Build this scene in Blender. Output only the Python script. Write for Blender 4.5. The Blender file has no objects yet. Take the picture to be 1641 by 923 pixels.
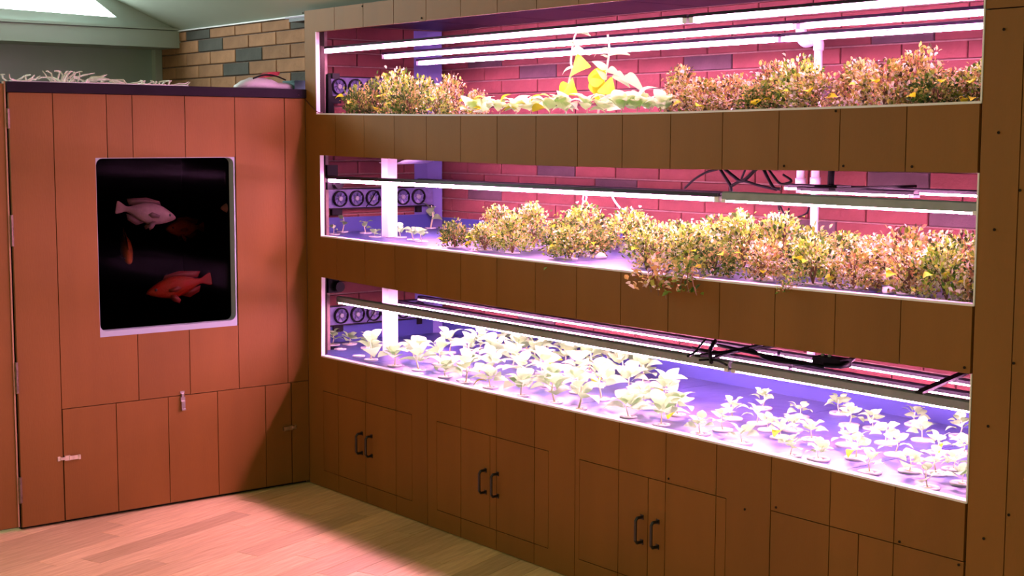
import bpy, bmesh, math, random
from mathutils import Vector, Matrix
random.seed(7)
PI = math.pi
S = bpy.context.scene
COL = S.collection

# ------------------------------------------------------------------ camera
FPX, YAW, PITCH, ROLL = 2318.43, -0.8995254, -0.1043587, 0.0028448
CAM = Vector((6.21004, -3.63893, 1.73201))
FW = Vector((math.sin(YAW)*math.cos(PITCH), math.cos(YAW)*math.cos(PITCH), math.sin(PITCH)))
RT0 = Vector((math.cos(YAW), -math.sin(YAW), 0)); UP0 = RT0.cross(FW)
RT = RT0*math.cos(ROLL)+UP0*math.sin(ROLL); UP = UP0*math.cos(ROLL)-RT0*math.sin(ROLL)
cd = bpy.data.cameras.new('camera'); cam = bpy.data.objects.new('camera', cd); COL.objects.link(cam)
cd.sensor_fit = 'HORIZONTAL'; cd.sensor_width = 36; cd.lens = FPX/1641*36; cd.clip_end = 200
cam.matrix_world = Matrix(((RT.x, UP.x, -FW.x, CAM.x), (RT.y, UP.y, -FW.y, CAM.y), (RT.z, UP.z, -FW.z, CAM.z), (0, 0, 0, 1)))
S.camera = cam
S.view_settings.view_transform = 'Standard'; S.view_settings.look = 'None'
S.view_settings.exposure = 0.0; S.view_settings.gamma = 1.0; S.view_settings.use_curve_mapping = False

# ------------------------------------------------------------------ world (dim, slightly warm hall light)
W = bpy.data.worlds.new('world'); S.world = W; W.use_nodes = True
bg = W.node_tree.nodes['Background']; bg.inputs[0].default_value = (1.0, 0.98, 0.52, 1); bg.inputs[1].default_value = 0.56
TUBE_COL = (1.0, 0.37, 0.74); TUBE_W = 122.0; STRIP_W = 215.0       # grow light colour and radiance
WINDOW_W = 20.0                                  # the bright high window


def at(px, py, axis, c):
    """point where the line of sight through a measured pixel meets the plane axis=c"""
    v = FW+RT*((px-820.5)/FPX)-UP*((py-461.5)/FPX)
    return CAM+v*((c-CAM[axis])/v[axis])

# ------------------------------------------------------------------ materials
def mat(name, col, rough=.6, metal=0., spec=.4, noise=0., nscale=8., stretch=None, bump=0., bscale=60., rnd=0., col2=None, emit=None, ew=0., coords='Object'):
    m = bpy.data.materials.new(name); m.use_nodes = True
    nt = m.node_tree; b = nt.nodes['Principled BSDF']
    b.inputs['Roughness'].default_value = rough; b.inputs['Metallic'].default_value = metal
    b.inputs['Specular IOR Level'].default_value = spec
    c = (*col, 1)
    b.inputs['Base Color'].default_value = c
    L = nt.links.new
    out = None
    tc = nt.nodes.new('ShaderNodeTexCoord')
    vec = tc.outputs[coords]
    if stretch:
        mp = nt.nodes.new('ShaderNodeMapping'); mp.inputs['Scale'].default_value = stretch; L(vec, mp.inputs[0]); vec = mp.outputs[0]
    if noise or col2:
        n = nt.nodes.new('ShaderNodeTexNoise'); n.inputs['Scale'].default_value = nscale; n.inputs['Detail'].default_value = 5
        L(vec, n.inputs['Vector'])
        r = nt.nodes.new('ShaderNodeValToRGB'); r.color_ramp.elements[0].position = .3; r.color_ramp.elements[1].position = .7
        d = col2 if col2 else tuple(x*(1-noise) for x in col)
        u = col if col2 else tuple(min(1, x*(1+noise)) for x in col)
        r.color_ramp.elements[0].color = (*d, 1); r.color_ramp.elements[1].color = (*u, 1)
        L(n.outputs['Fac'], r.inputs[0]); out = r.outputs[0]
    if rnd:
        oi = nt.nodes.new('ShaderNodeObjectInfo'); hs = nt.nodes.new('ShaderNodeHueSaturation')
        mr = nt.nodes.new('ShaderNodeMapRange'); mr.inputs['To Min'].default_value = 1-rnd; mr.inputs['To Max'].default_value = 1+rnd
        L(oi.outputs['Random'], mr.inputs['Value']); L(mr.outputs[0], hs.inputs['Value'])
        if out: L(out, hs.inputs['Color'])
        else: hs.inputs['Color'].default_value = c
        out = hs.outputs[0]
    if out: L(out, b.inputs['Base Color'])
    if bump:
        n2 = nt.nodes.new('ShaderNodeTexNoise'); n2.inputs['Scale'].default_value = bscale; n2.inputs['Detail'].default_value = 4
        L(vec, n2.inputs['Vector'])
        bp = nt.nodes.new('ShaderNodeBump'); bp.inputs['Strength'].default_value = bump; bp.inputs['Distance'].default_value = .01
        L(n2.outputs['Fac'], bp.inputs['Height']); L(bp.outputs[0], b.inputs['Normal'])
    if emit:
        b.inputs['Emission Color'].default_value = (*emit, 1); b.inputs['Emission Strength'].default_value = ew
    return m


def leaf_mat(name, cols, rough=.55, transl=.25):
    """leaf colours picked per leaf (mesh island) from a list"""
    m = bpy.data.materials.new(name); m.use_nodes = True
    nt = m.node_tree; b = nt.nodes['Principled BSDF']; L = nt.links.new
    g = nt.nodes.new('ShaderNodeNewGeometry'); r = nt.nodes.new('ShaderNodeValToRGB'); r.color_ramp.interpolation = 'CONSTANT'
    cr = r.color_ramp
    while len(cr.elements) < len(cols): cr.elements.new(.5)
    for i, c in enumerate(cols):
        cr.elements[i].position = i/len(cols); cr.elements[i].color = (*c, 1)
    L(g.outputs['Random Per Island'], r.inputs[0]); L(r.outputs[0], b.inputs['Base Color'])
    b.inputs['Roughness'].default_value = rough; b.inputs['Specular IOR Level'].default_value = .3
    tr = nt.nodes.new('ShaderNodeBsdfTranslucent'); L(r.outputs[0], tr.inputs[0])
    mx = nt.nodes.new('ShaderNodeMixShader'); mx.inputs[0].default_value = transl
    L(b.outputs[0], mx.inputs[1]); L(tr.outputs[0], mx.inputs[2]); L(mx.outputs[0], nt.nodes['Material Output'].inputs[0])
    return m

M = {}
M['plank'] = mat('plank_wood', (.20, .082, .013), .6, noise=.07, nscale=3, stretch=(2, 2, .35), rnd=.06, bump=.06, bscale=90, spec=.25)
M['backing'] = mat('dark_backing', (.02, .011, .007), .9)
M['black'] = mat('black_plastic', (.006, .006, .007), .5, spec=.12)
M['blackm'] = mat('black_metal', (.008, .008, .009), .35, spec=.5)
M['steel'] = mat('bright_steel', (.75, .72, .68), .3, metal=1, noise=.2, nscale=40)
M['hinge'] = mat('worn_hinge_steel', (.16, .11, .08), .5, metal=.6, noise=.3, nscale=50)
M['capboard'] = mat('dark_purple_board', (.018, .012, .02), .8, noise=.2, nscale=5, spec=.08)
M['edge'] = mat('pale_edge_wood', (.36, .19, .10), .6)
M['white'] = mat('white_plastic', (.78, .76, .78), .4)
M['trim'] = mat('white_trim', (.72, .70, .75), .45)
M['frame'] = mat('pale_blue_frame', (.34, .40, .46), .5)
M['paint'] = mat('grey_green_paint', (.45, .52, .50), .7, noise=.05, nscale=2)
M['ceil'] = mat('ceiling_paint', (.50, .55, .47), .8, noise=.05, nscale=2)
M['wallgrey'] = mat('dark_grey_panel', (.38, .49, .48), .6, noise=.08, nscale=2)
M['mortar'] = mat('mortar', (.20, .14, .12), .9, noise=.2, nscale=30)
M['brick'] = mat('red_brick', (.135, .037, .034), .85, noise=.16, nscale=9, rnd=.10, bump=.25, bscale=45)
M['brickdark'] = mat('dark_brick', (.062, .038, .042), .85, noise=.25, nscale=9, rnd=.15, bump=.25, bscale=45)
M['brickbrown'] = mat('brown_brick', (.30, .145, .075), .85, noise=.22, nscale=11, rnd=.16, bump=.35, bscale=45)
M['brickgrey'] = mat('charcoal_brick', (.065, .06, .052), .85, noise=.25, nscale=9, rnd=.2, bump=.3, bscale=45)
M['floor'] = mat('floor_wood', (.76, .59, .30), .38, noise=0, col2=(.56, .40, .18), nscale=5, stretch=(12, 1.1, 1), rnd=.19, bump=.03, bscale=30, spec=.35)
M['subfloor'] = mat('floor_gap', (.10, .06, .03), .9)
M['tray'] = mat('blue_plastic_board', (.030, .046, .15), .32, noise=.18, nscale=7, bump=.25, bscale=14, spec=.5)
M['blue'] = mat('blue_tank_plastic', (.036, .052, .20), .4, noise=.08, nscale=3)
M['bluepost'] = mat('blue_grey_post', (.11, .115, .30), .5)
M['roof'] = mat('dark_violet_roof_panel', (.016, .011, .024), .5)
M['roofseam'] = mat('pale_roof_seam', (.30, .26, .36), .6)
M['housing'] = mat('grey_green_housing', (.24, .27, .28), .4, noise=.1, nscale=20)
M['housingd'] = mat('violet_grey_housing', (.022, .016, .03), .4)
M['tube'] = mat('lit_tube', (.9, .9, .9), .4, emit=TUBE_COL, ew=TUBE_W)
M['strip'] = mat('lit_led_strip', (.9, .9, .9), .4, emit=TUBE_COL, ew=STRIP_W)
M['fanplate'] = mat('fan_plate', (.11, .11, .24), .4, noise=.25, nscale=40)
M['winpane'] = mat('bright_window_pane', (.8, .8, .8), .3, emit=(.86, 1.0, .97), ew=WINDOW_W)
M['cup'] = mat('white_net_cup', (.42, .44, .42), .6)
M['stem'] = mat('pale_stem', (.62, .64, .36), .6)
M['bushstem'] = mat('brown_stem', (.16, .085, .04), .7)
M['pebble'] = mat('pale_pebble', (.6, .55, .55), .7)
M['teal'] = mat('teal_box', (.02, .10, .11), .5)
M['red'] = mat('red_cloth', (.35, .02, .03), .6, noise=.2, nscale=20)
M['bag'] = mat('white_bag', (.55, .53, .56), .5, bump=.5, bscale=25)
M['twig'] = mat('pale_dry_twig', (.62, .56, .48), .7, noise=.15, nscale=30)
M['wire'] = mat('reddish_wire', (.10, .03, .03), .5)
M['tankin'] = mat('tank_inside', (.003, .003, .0035), 1., spec=0.)
M['paleleaf'] = leaf_mat('pale_green_leaf', [(.26, .52, .17), (.32, .58, .24), (.22, .48, .14)], transl=.42)
M['lettuceleaf'] = leaf_mat('lettuce_leaf', [(.50, .78, .30), (.58, .82, .38), (.54, .80, .26)], transl=.62)
M['yellowleaf'] = leaf_mat('yellow_leaf', [(.66, .72, .01), (.60, .68, .02)], transl=.35)
M['gold'] = leaf_mat('gold_green_leaves', [(.07, .18, .015), (.22, .42, .03), (.42, .60, .07), (.52, .54, .09), (.66, .78, .40), (.50, .36, .14), (.36, .54, .06), (.62, .70, .44), (.04, .08, .012)])
M['rust'] = leaf_mat('rust_pink_leaves', [(.14, .22, .02), (.46, .34, .08), (.58, .50, .20), (.64, .62, .42), (.42, .22, .10), (.38, .48, .06), (.68, .68, .52), (.06, .05, .02), (.50, .50, .09)])
M['green'] = leaf_mat('deep_green_leaves', [(.04, .12, .012), (.10, .22, .02), (.20, .30, .03), (.34, .36, .07), (.44, .34, .12), (.03, .07, .01)])

g = bpy.data.materials.new('aquarium_glass'); g.use_nodes = True
nt = g.node_tree; nt.nodes.clear()
o_ = nt.nodes.new('ShaderNodeOutputMaterial'); t_ = nt.nodes.new('ShaderNodeBsdfTransparent'); gl_ = nt.nodes.new('ShaderNodeBsdfGlossy'); mx_ = nt.nodes.new('ShaderNodeMixShader')
gl_.inputs['Roughness'].default_value = .08; mx_.inputs[0].default_value = .0003; t_.inputs[0].default_value = (.93, .95, .95, 1)
nt.links.new(t_.outputs[0], mx_.inputs[1]); nt.links.new(gl_.outputs[0], mx_.inputs[2]); nt.links.new(mx_.outputs[0], o_.inputs[0]); M['glass'] = g
w_ = bpy.data.materials.new('dark_tank_water'); w_.use_nodes = True
nt = w_.node_tree; nt.nodes.clear(); o_ = nt.nodes.new('ShaderNodeOutputMaterial'); va = nt.nodes.new('ShaderNodeVolumeAbsorption')
va.inputs['Color'].default_value = (.75, .62, .55, 1); va.inputs['Density'].default_value = 14.0; nt.links.new(va.outputs[0], o_.inputs['Volume']); M['water'] = w_

# ------------------------------------------------------------------ mesh helpers
class MB:
    def __init__(s): s.v = []; s.f = []; s.mi = []
    def add(s, V, F, mi=0):
        o = len(s.v); s.v += [tuple(p) for p in V]; s.f += [tuple(i+o for i in q) for q in F]; s.mi += [mi]*len(F); return s
    def box(s, x0, x1, y0, y1, z0, z1):
        V = [(x, y, z) for z in (z0, z1) for y in (y0, y1) for x in (x0, x1)]
        return s.add(V, [(0, 2, 3, 1), (4, 5, 7, 6), (0, 1, 5, 4), (2, 6, 7, 3), (0, 4, 6, 2), (1, 3, 7, 5)])
    def prism(s, poly, axis, a, b):
        """polygon in the plane across axis (1: x,z pairs / 0: y,z pairs / 2: x,y pairs), from a to b"""
        n = len(poly)
        def P(p, c): return (p[0], c, p[1]) if axis == 1 else ((c, p[0], p[1]) if axis == 0 else (p[0], p[1], c))
        V = [P(p, a) for p in poly]+[P(p, b) for p in poly]
        F = [tuple(range(n)), tuple(range(2*n-1, n-1, -1))]+[(i, i+n, (i+1) % n+n, (i+1) % n) for i in range(n)]
        return s.add(V, F)
    def tube(s, pts, r, n=6, cap=True):
        pts = [Vector(p) for p in pts]
        rr = r if isinstance(r, (list, tuple)) else [r]*len(pts)
        V = []; prev = None
        for i, p in enumerate(pts):
            t = (pts[min(i+1, len(pts)-1)]-pts[max(i-1, 0)]).normalized()
            if prev is None:
                a = t.orthogonal().normalized()
            else:
                a = (prev-t*prev.dot(t)); a = a.normalized() if a.length > 1e-6 else t.orthogonal().normalized()
            prev = a; b = t.cross(a)
            for k in range(n):
                q = 2*PI*k/n; V.append(p+(a*math.cos(q)+b*math.sin(q))*rr[i])
        F = []
        for i in range(len(pts)-1):
            for k in range(n):
                k2 = (k+1) % n; F.append((i*n+k, i*n+k2, (i+1)*n+k2, (i+1)*n+k))
        if cap: F += [tuple(range(n-1, -1, -1)), tuple(range((len(pts)-1)*n, len(pts)*n))]
        return s.add(V, F)
    def lathe(s, prof, n=16, c=(0, 0, 0)):
        V = []; F = []
        for r, z in prof:
            for k in range(n): V.append((c[0]+r*math.cos(2*PI*k/n), c[1]+r*math.sin(2*PI*k/n), c[2]+z))
        for i in range(len(prof)-1):
            for k in range(n):
                k2 = (k+1) % n; F.append((i*n+k, i*n+k2, (i+1)*n+k2, (i+1)*n+k))
        return s.add(V, F)
    def mesh(s, name, mats, smooth=False):
        me = bpy.data.meshes.new(name); me.from_pydata(s.v, [], s.f)
        for m in (mats if isinstance(mats, list) else [mats]): me.materials.append(m)
        for i, p in enumerate(me.polygons): p.material_index = s.mi[i]; p.use_smooth = smooth
        bm = bmesh.new(); bm.from_mesh(me); bmesh.ops.recalc_face_normals(bm, faces=bm.faces); bm.to_mesh(me); bm.free()
        me.update(); return me
    def build(s, name, m, parent=None, smooth=False, origin=None):
        """vertices are in scene coordinates; the object sits at its root's origin"""
        base = Vector((0, 0, 0))
        if parent is not None: base = parent['_o'] if '_o' in parent else (0, 0, 0); base = Vector(base)
        elif origin is not None: base = Vector(origin)
        s.v = [tuple(Vector(p)-base) for p in s.v]
        o = bpy.data.objects.new(name, s.mesh(name, m, smooth)); COL.objects.link(o)
        if parent is not None: o.parent = parent
        else: o.location = base
        o['_o'] = tuple(base)
        return o


def tag(o, label, cat, group=None):
    o['label'] = label; o['category'] = cat
    if group: o['group'] = group
    return o

def empty(name, loc, label=None, cat=None, group=None):
    o = bpy.data.objects.new(name, None); COL.objects.link(o); o.location = loc; o['_o'] = tuple(loc); o.empty_display_size = .05
    if label: tag(o, label, cat, group)
    return o

def struct(o): o['kind'] = 'structure'; return o
def stuff(o): o['kind'] = 'stuff'; return o

def inst(name, me, parent, loc=(0, 0, 0), rot=None, scale=None):
    """an object on shared mesh data; loc is local to the parent"""
    o = bpy.data.objects.new(name, me); COL.objects.link(o); o.parent = parent; o.location = loc
    if rot is not None: o.rotation_euler = rot
    if scale is not None: o.scale = scale if hasattr(scale, '__len__') else (scale,)*3
    return o

ORD = ['first', 'second', 'third', 'fourth', 'fifth', 'sixth', 'seventh', 'eighth', 'ninth', 'tenth', 'eleventh', 'twelfth', 'thirteenth', 'fourteenth', 'fifteenth', 'sixteenth', 'seventeenth', 'eighteenth', 'nineteenth', 'twentieth', 'twenty-first', 'twenty-second', 'twenty-third', 'twenty-fourth', 'twenty-fifth']

def bez(p, n=10):
    """smooth curve through points (Catmull-Rom)"""
    p = [Vector(q) for q in p]; P = [p[0]*2-p[1]]+p+[p[-1]*2-p[-2]]; out = []
    for i in range(1, len(P)-2):
        for k in range(n):
            t = k/n; a, b, c, d = P[i-1:i+3]
            out.append(.5*((2*b)+(c-a)*t+(2*a-5*b+4*c-d)*t*t+(3*b-a-3*c+d)*t**3))
    out.append(p[-1]); return out

# ================================================================== SETTING
D = 1.0            # depth of the recess behind the timber front (brick back wall)
SX = -.24          # brick side wall of the recess
# ---- floor: oak boards laid slanting to the cabinets
fl = struct(MB().box(-1.9, 8, -7, 1.1, -.06, -.012).build('floor', M['subfloor']))
ang = math.radians(109.5); U = Vector((math.cos(ang), math.sin(ang), 0)); N = Vector((-U.y, U.x, 0))
BW = .118
rest = MB(); nb = 0
brd_cache = {}
for r in range(-76, 12):
    off = random.random()*1.2; a = -6.5+off-1.2
    while a < 3.2:
        ln = random.choice((.9, 1.05, 1.2, .75)); c = U*(a+ln/2)+N*(r*BW); a2 = a; a += ln
        if not(-.3 < c.x < 7.6 and -6.5 < c.y < .8): continue
        # clip boards to the floor in front of both cabinets
        q = [U*(a2+e*ln)+N*((r+f)*BW) for e, f in ((.0, -.5), (1, -.5), (1, .5), (0, .5))]
        g_ = .0012
        poly = [q[0]+U*g_+N*g_, q[1]-U*g_+N*g_, q[2]-U*g_-N*g_, q[3]+U*g_-N*g_]
        def clip(poly, k, lim, sgn):
            out = []
            for i in range(len(poly)):
                A, B = poly[i], poly[(i+1) % len(poly)]; da, db = (A[k]-lim)*sgn, (B[k]-lim)*sgn
                if da <= 0: out.append(A)
                if da*db < 0: out.append(A+(B-A)*(da/(da-db)))
            return out
        poly = clip(poly, 0, -.06, -1); poly = clip(poly, 1, .03, 1) if poly else []
        if len(poly) < 3: continue
        cc = sum(poly, Vector())/len(poly)
        v = cc-CAM; dz = v.dot(FW); px = 820.5+FPX*v.dot(RT)/dz; py = 461.5-FPX*v.dot(UP)/dz
        near = dz > 1 and -150 < px < 1000 and 740 < py < 1010
        ht = -.0005*random.random()
        if near:
            m_ = MB().prism([(p.x-cc.x, p.y-cc.y) for p in poly], 2, -.014, ht)
            # texture runs along the board: rotate local frame so y is the board direction
            R = Matrix.Rotation(-(ang-PI/2), 4, 'Z')
            m_.v = [tuple(R @ Vector(p)) for p in m_.v]
            o = bpy.data.objects.new('floor_board', m_.mesh('floor_board', M['floor'])); COL.objects.link(o); o.parent = fl
            o.location = cc; o.rotation_euler = (0, 0, ang-PI/2); nb += 1
        else:
            rest.prism([(p.x, p.y) for p in poly], 2, -.014, ht)
stuff(rest.build('floor_board_field', M['floor'], fl))

# ---- brick walls
def brick_mesh(l, h, d, name):
    i = .003; b = MB()
    # x along the wall, y = -d is the front
    V = [(-l/2, 0, -h/2), (l/2, 0, -h/2), (l/2, 0, h/2), (-l/2, 0, h/2), (-l/2, -d+i, -h/2), (l/2, -d+i, -h/2), (l/2, -d+i, h/2), (-l/2, -d+i, h/2),
         (-l/2+i, -d, -h/2+i), (l/2-i, -d, -h/2+i), (l/2-i, -d, h/2-i), (-l/2+i, -d, h/2-i)]
    F = [(0, 1, 2, 3)]+[(k, (k+1) % 4, (k+1) % 4+4, k+4) for k in range(4)]+[(k+4, (k+1) % 4+4, (k+1) % 4+8, k+8) for k in range(4)]+[(8, 9, 10, 11)]
    return b.add(V, F)
BC = {}
def brick(parent, a0, a1, z0, z1, plane, axis, mk, pool=None):
    l = round(a1-a0-.006, 3); h = round(z1-z0-.006, 3)
    if l < .01 or h < .01: return
    c = ((a0+a1)/2, (z0+z1)/2)
    if pool is not None:
        b = brick_mesh(l, h, .012, ''); pool.add([(p[0]+c[0], plane+p[1], p[2]+c[1]) if axis == 1 else (plane-p[1], p[0]+c[0], p[2]+c[1]) for p in b.v], b.f); return
    k = (l, h, mk)
    if k not in BC: BC[k] = brick_mesh(l, h, .012, '').mesh('brick', M[mk])
    o = bpy.data.objects.new('brick', BC[k]); COL.objects.link(o); o.parent = parent
    if axis == 1: o.location = (c[0], plane, c[1])
    else: o.location = (plane, c[0], c[1]); o.rotation_euler = (0, 0, PI/2)
wb = struct(MB().box(SX-.1, 4.3, D, D+.1, -.01, 2.42).build('wall_back', M['mortar']))
ZR, XR, PZ, PX = 2.0885, 2.474, .0692, .291
dark = {(0, .58), (0, 1.75), (1, .16), (1, 2.77), (-7, 2.77), (-7, .74), (-9, 3.05), (-8, 1.02), (-9, .16), (-18, .45), (-19, 1.2), (-6, 1.9), (4, 1.0), (-10, 2.3), (-2, 2.3)}
pool = MB()
for j in range(-30, 5):
    z0 = ZR-PZ+j*PZ; z1 = z0+PZ
    if z1 > 2.42 or z0 < 0: continue
    seen = z0 > 1.78 or 1.19 < z0 < 1.63 or .64 < z0 < .87
    x = XR-PX*11+(PX/2 if j % 2 else 0)
    while x < 4.1:
        a0, a1 = max(x, SX), min(x+PX, 4.1); mk = 'brick'
        for dj, dx in dark:
            if dj == j and x < dx < x+PX: mk = 'brickdark'
        if a1 > a0: brick(wb, a0, a1, z0, z1, D, 1, mk, None if seen else pool)
        x += PX
stuff(pool.build('brick_courses', M['brick'], wb))
ws = struct(MB().box(SX-.1, SX, .13, D, -.01, 2.42).build('wall_recess_side', M['mortar']))
pool = MB()
for j in range(-30, 5):
    z0 = ZR-PZ+j*PZ; z1 = z0+PZ
    if z1 > 2.42 or z0 < 0: continue
    seen = z0 > 1.78 or 1.19 < z0 < 1.63 or .64 < z0 < .87
    y = .6-PX*2+(PX/2 if j % 2 else 0)-.3
    while y < D:
        a0, a1 = max(y, .131), min(y+PX, D-.014)
        if a1 > a0: brick(ws, a0, a1, z0, z1, SX, 0, 'brick', None if seen else pool)
        y += PX
stuff(pool.build('brick_courses', M['brick'], ws))
# brick wall above the fish tank cabinet
wo = struct(MB().box(-1.95, -.0, .112, .128, 0, 2.325).build('wall_corner', M['mortar']))
rows = [1.913, 1.983, 2.054, 2.125, 2.197, 2.267, 2.323]
j0 = [-1.496-.2955, -1.496, -1.346, -1.201-.15, -1.346, -1.201]
grey = {(5, -1.35), (4, -1.2), (3, -.75), (2, -.9), (5, -.15), (1, -.15)}
pool = MB()
for r in range(6):
    x = (-1.346, -1.496)[r % 2]-.2955*2
    while x < 0:
        a0, a1 = max(x, -1.93), min(x+.2955, -.004); mk = 'brickbrown'
        if any(q == r and a0 < gx < a1 for q, gx in grey): mk = 'brickgrey'
        if a1-a0 > .02: brick(wo, a0, a1, rows[r], rows[r+1], .112, 1, mk)
        x += .2955
MB().prism([(-1.6, 2.325), (-.0, 2.325), (-.0, 2.332), (-1.6, 2.332)], 1, .09, .128).build('ceiling_bead', M['trim'], wo)

# ---- sloping ceiling, left wall with beam and bright high window
KC = .41
def zc(y): return 2.335+KC*(.1-y)
b = MB(); b.prism([(.22, zc(.22)), (-3.2, zc(-3.2)), (-3.2, zc(-3.2)+.06), (.22, zc(.22)+.06)], 0, -1.95, 5.2)
struct(b.build('ceiling', M['ceil']))
wl = MB()
XW = -1.60
win = [(-.265, 2.389), (-.389, 2.476), (-.56, 2.56), (-2.6, zc(-2.6)-.09), (-2.6, 2.44)]
# wall above the beam, leaving the window opening
outer = [(.1, 2.335), (.1, zc(.1)), (-3.2, zc(-3.2)), (-3.2, 2.335)]
wl.prism([(.11, 2.33), (.11, zc(.11)), (-.265, zc(-.265)), (-.265, 2.389), (-.265, 2.33)], 0, XW-.03, XW)
wl.prism([(-.265, 2.33), (-.265, 2.389), (-2.6, 2.44), (-2.6, 2.33)], 0, XW-.03, XW)
wl.prism([(-.265, 2.389), (-.265, zc(-.265)), (-2.6, zc(-2.6)), (-2.6, zc(-2.6)-.09), (-.56, 2.56), (-.389, 2.476)], 0, XW-.03, XW)
wl.prism([(-2.6, 2.33), (-2.6, zc(-2.6)), (-3.2, zc(-3.2)), (-3.2, 2.33)], 0, XW-.03, XW)
wlo = struct(wl.build('wall_left', M['paint']))
MB().prism(win, 0, XW-.034, XW-.03).build('pane', M['winpane'], struct(MB().prism([(win[0][0]+.02, win[0][1]-.02)]+[(win[1][0]+.02, win[1][1]+.015), (win[2][0]+.02, win[2][1]+.02), (-2.62, zc(-2.6)-.07), (-2.62, 2.42)], 0, XW-.06, XW-.036).build('window_1', M['trim'])))
struct(MB().box(-1.95, -1.58, -3.2, .11, 2.232, 2.328).build('trim_1', M['paint']))
tr = struct(MB().box(-1.6, -1.572, -3.2, .11, 2.332, 2.345).build('trim_2', M['paint']))
struct(MB().box(-1.95, -1.86, -3.2, .11, 0, 2.232).build('wall_left_lower', M['wallgrey']))
struct(MB().box(-1.86, -1.81, .055, .098, 0, 2.232).build('trim_3', M['paint']))

# ================================================================== PLANTER CABINET (timber front with three openings)
pc = empty('planter_cabinet', (1.9, 0, 0), 'long brown timber-clad planter cabinet with three lit openings and cupboard doors', 'cabinet')
GAP = .0018
XK = [.0277+.25*k for k in range(17)]
def zline(pts):
    P = [at(x, y, 1, 0) for x, y in pts]
    P = [(p.x, p.z) for p in P]
    def f(x):
        if x <= P[0][0]: return P[0][1]
        for (a, b), (c, d) in zip(P, P[1:]):
            if x <= c: return b+(d-b)*(x-a)/(c-a)
        return P[-1][1]
    return f
W1T = lambda x: 2.229-.004*min(1, x/3.7)
W1B = zline([(507, 183), (700, 185.2), (880, 184.8), (1075, 181.5), (1247, 176), (1410, 171), (1575, 164.5)])
W2T = zline([(512.5, 248.7), (610, 253.6), (740, 260), (880, 266), (1076, 271), (1247, 272.7), (1571, 277.3)])
W2B = zline([(513, 378.8), (700, 401), (880, 422), (1076, 443.5), (1251, 461), (1410, 476), (1561, 490)])
W3T = zline([(516, 444.3), (700, 476), (870, 503.5), (1076, 533), (1260, 558.6), (1557, 599.5)])
W3B = zline([(515, 571), (700, 611), (870, 648.8), (1076, 694), (1260, 736), (1549, 806)])
DOORS = [(.14, .905), (1.10, 1.865), (2.055, 2.825), (3.0297, 3.778)]
DZ0, DZ1 = .089, .485
TH = .018
def plank(poly, name='plank', parent=pc): return MB().prism(poly, 1, 0, TH).build(name, M['plank'], parent)
r0 = XK[1]-GAP; lx = (.128, .135, .107)
plank([(.002, .004), (r0, .004), (r0, DZ0-.002), (.138, DZ0-.002), (.138, DZ1+.002), (r0, DZ1+.002), (r0, W3B(r0)), (lx[0], W3B(lx[0])), (lx[0]+.01, W3T(.13)), (r0, W3T(r0)), (r0, W2B(r0)), (lx[1], W2B(.13)), (lx[1], W2T(.13)), (r0, W2T(r0)), (r0, W1B(r0)), (lx[2], W1B(.1)), (lx[2], W1T(.1)), (r0, W1T(r0)), (r0, 2.335), (.002, 2.335)])
for k in range(1, 15):
    a, b = XK[k]+GAP, XK[k+1]-GAP
    plank([(a, W1T(a)), (b, W1T(b)), (b, 2.335), (a, 2.335)])
    plank([(a, W2T(a)), (b, W2T(b)), (b, W1B(b)), (a, W1B(a))])
    plank([(a, W3T(a)), (b, W3T(b)), (b, W2B(b)), (a, W2B(a))])
    # lower column, with the cupboard doors cut out
    zb = lambda x: W3B(x)
    dd = [d for d in DOORS if d[0] < b and d[1] > a]
    if not dd: plank([(a, .004), (b, .004), (b, zb(b)), (a, zb(a))]); continue
    d0, d1 = max(dd[0][0]-.002, a), min(dd[0][1]+.002, b)
    if d0-a < .012 and b-d1 < .012:
        plank([(a, DZ1+.002), (b, DZ1+.002), (b, zb(b)), (a, zb(a))]); plank([(a, .004), (b, .004), (b, DZ0-.002), (a, DZ0-.002)])
    elif d0-a >= .012:
        plank([(a, .004), (b, .004), (b, DZ0-.002), (d0, DZ0-.002), (d0, DZ1+.002), (b, DZ1+.002), (b, zb(b)), (a, zb(a))])
    else:
        plank([(a, .004), (b, .004), (b, zb(b)), (a, zb(a)), (a, DZ1+.002), (d1, DZ1+.002), (d1, DZ0-.002), (a, DZ0-.002)])
xs = [3.7835, 3.911, 4.16, 4.41, 4.66]
for a, b in zip(xs, xs[1:]):
    plank([(a+GAP, .004), (b-GAP, .004), (b-GAP, 2.092), (a+GAP, 2.092)]); plank([(a+GAP, 2.0955), (b-GAP, 2.0955), (b-GAP, 2.335), (a+GAP, 2.335)])
bk = MB()
for z0, z1 in ((.0, .655), (1.055, 1.225), (1.645, 1.81), (2.24, 2.335)): bk.box(.0, 4.66, TH+.0005, TH+.012, z0, z1)
bk.box(.0, .10, TH+.0005, TH+.012, .655, 2.24); bk.box(3.785, 4.66, TH+.0005, TH+.012, .655, 2.24)
bk.build('backing_frame', M['backing'], pc)
# white plastic edging round the openings
for WB, WT, l in ((W1B, W1T, lx[2]), (W2B, W2T, lx[1]), (W3B, W3T, lx[0])):
    n = 16; X = [l+(3.782-l)*i/n for i in range(n+1)]
    MB().prism([(x, WB(x)-.002) for x in X]+[(x, WB(x)+.005) for x in X[::-1]], 1, -.003, .03).build('sill_edging', M['trim'], pc)
    MB().prism([(l-.001, WB(l)), (l+.003, WB(l)), (l+.003+(.01 if WB is W3B else 0), WT(l)), (l-.001+(.01 if WB is W3B else 0), WT(l))], 1, -.002, .018).build('side_edging', M['trim'], pc)
    MB().prism([(3.779, WB(3.78)), (3.784, WB(3.78)), (3.784, WT(3.78)), (3.779, WT(3.78))], 1, -.002, .03).build('side_edging', M['trim'], pc)
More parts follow.
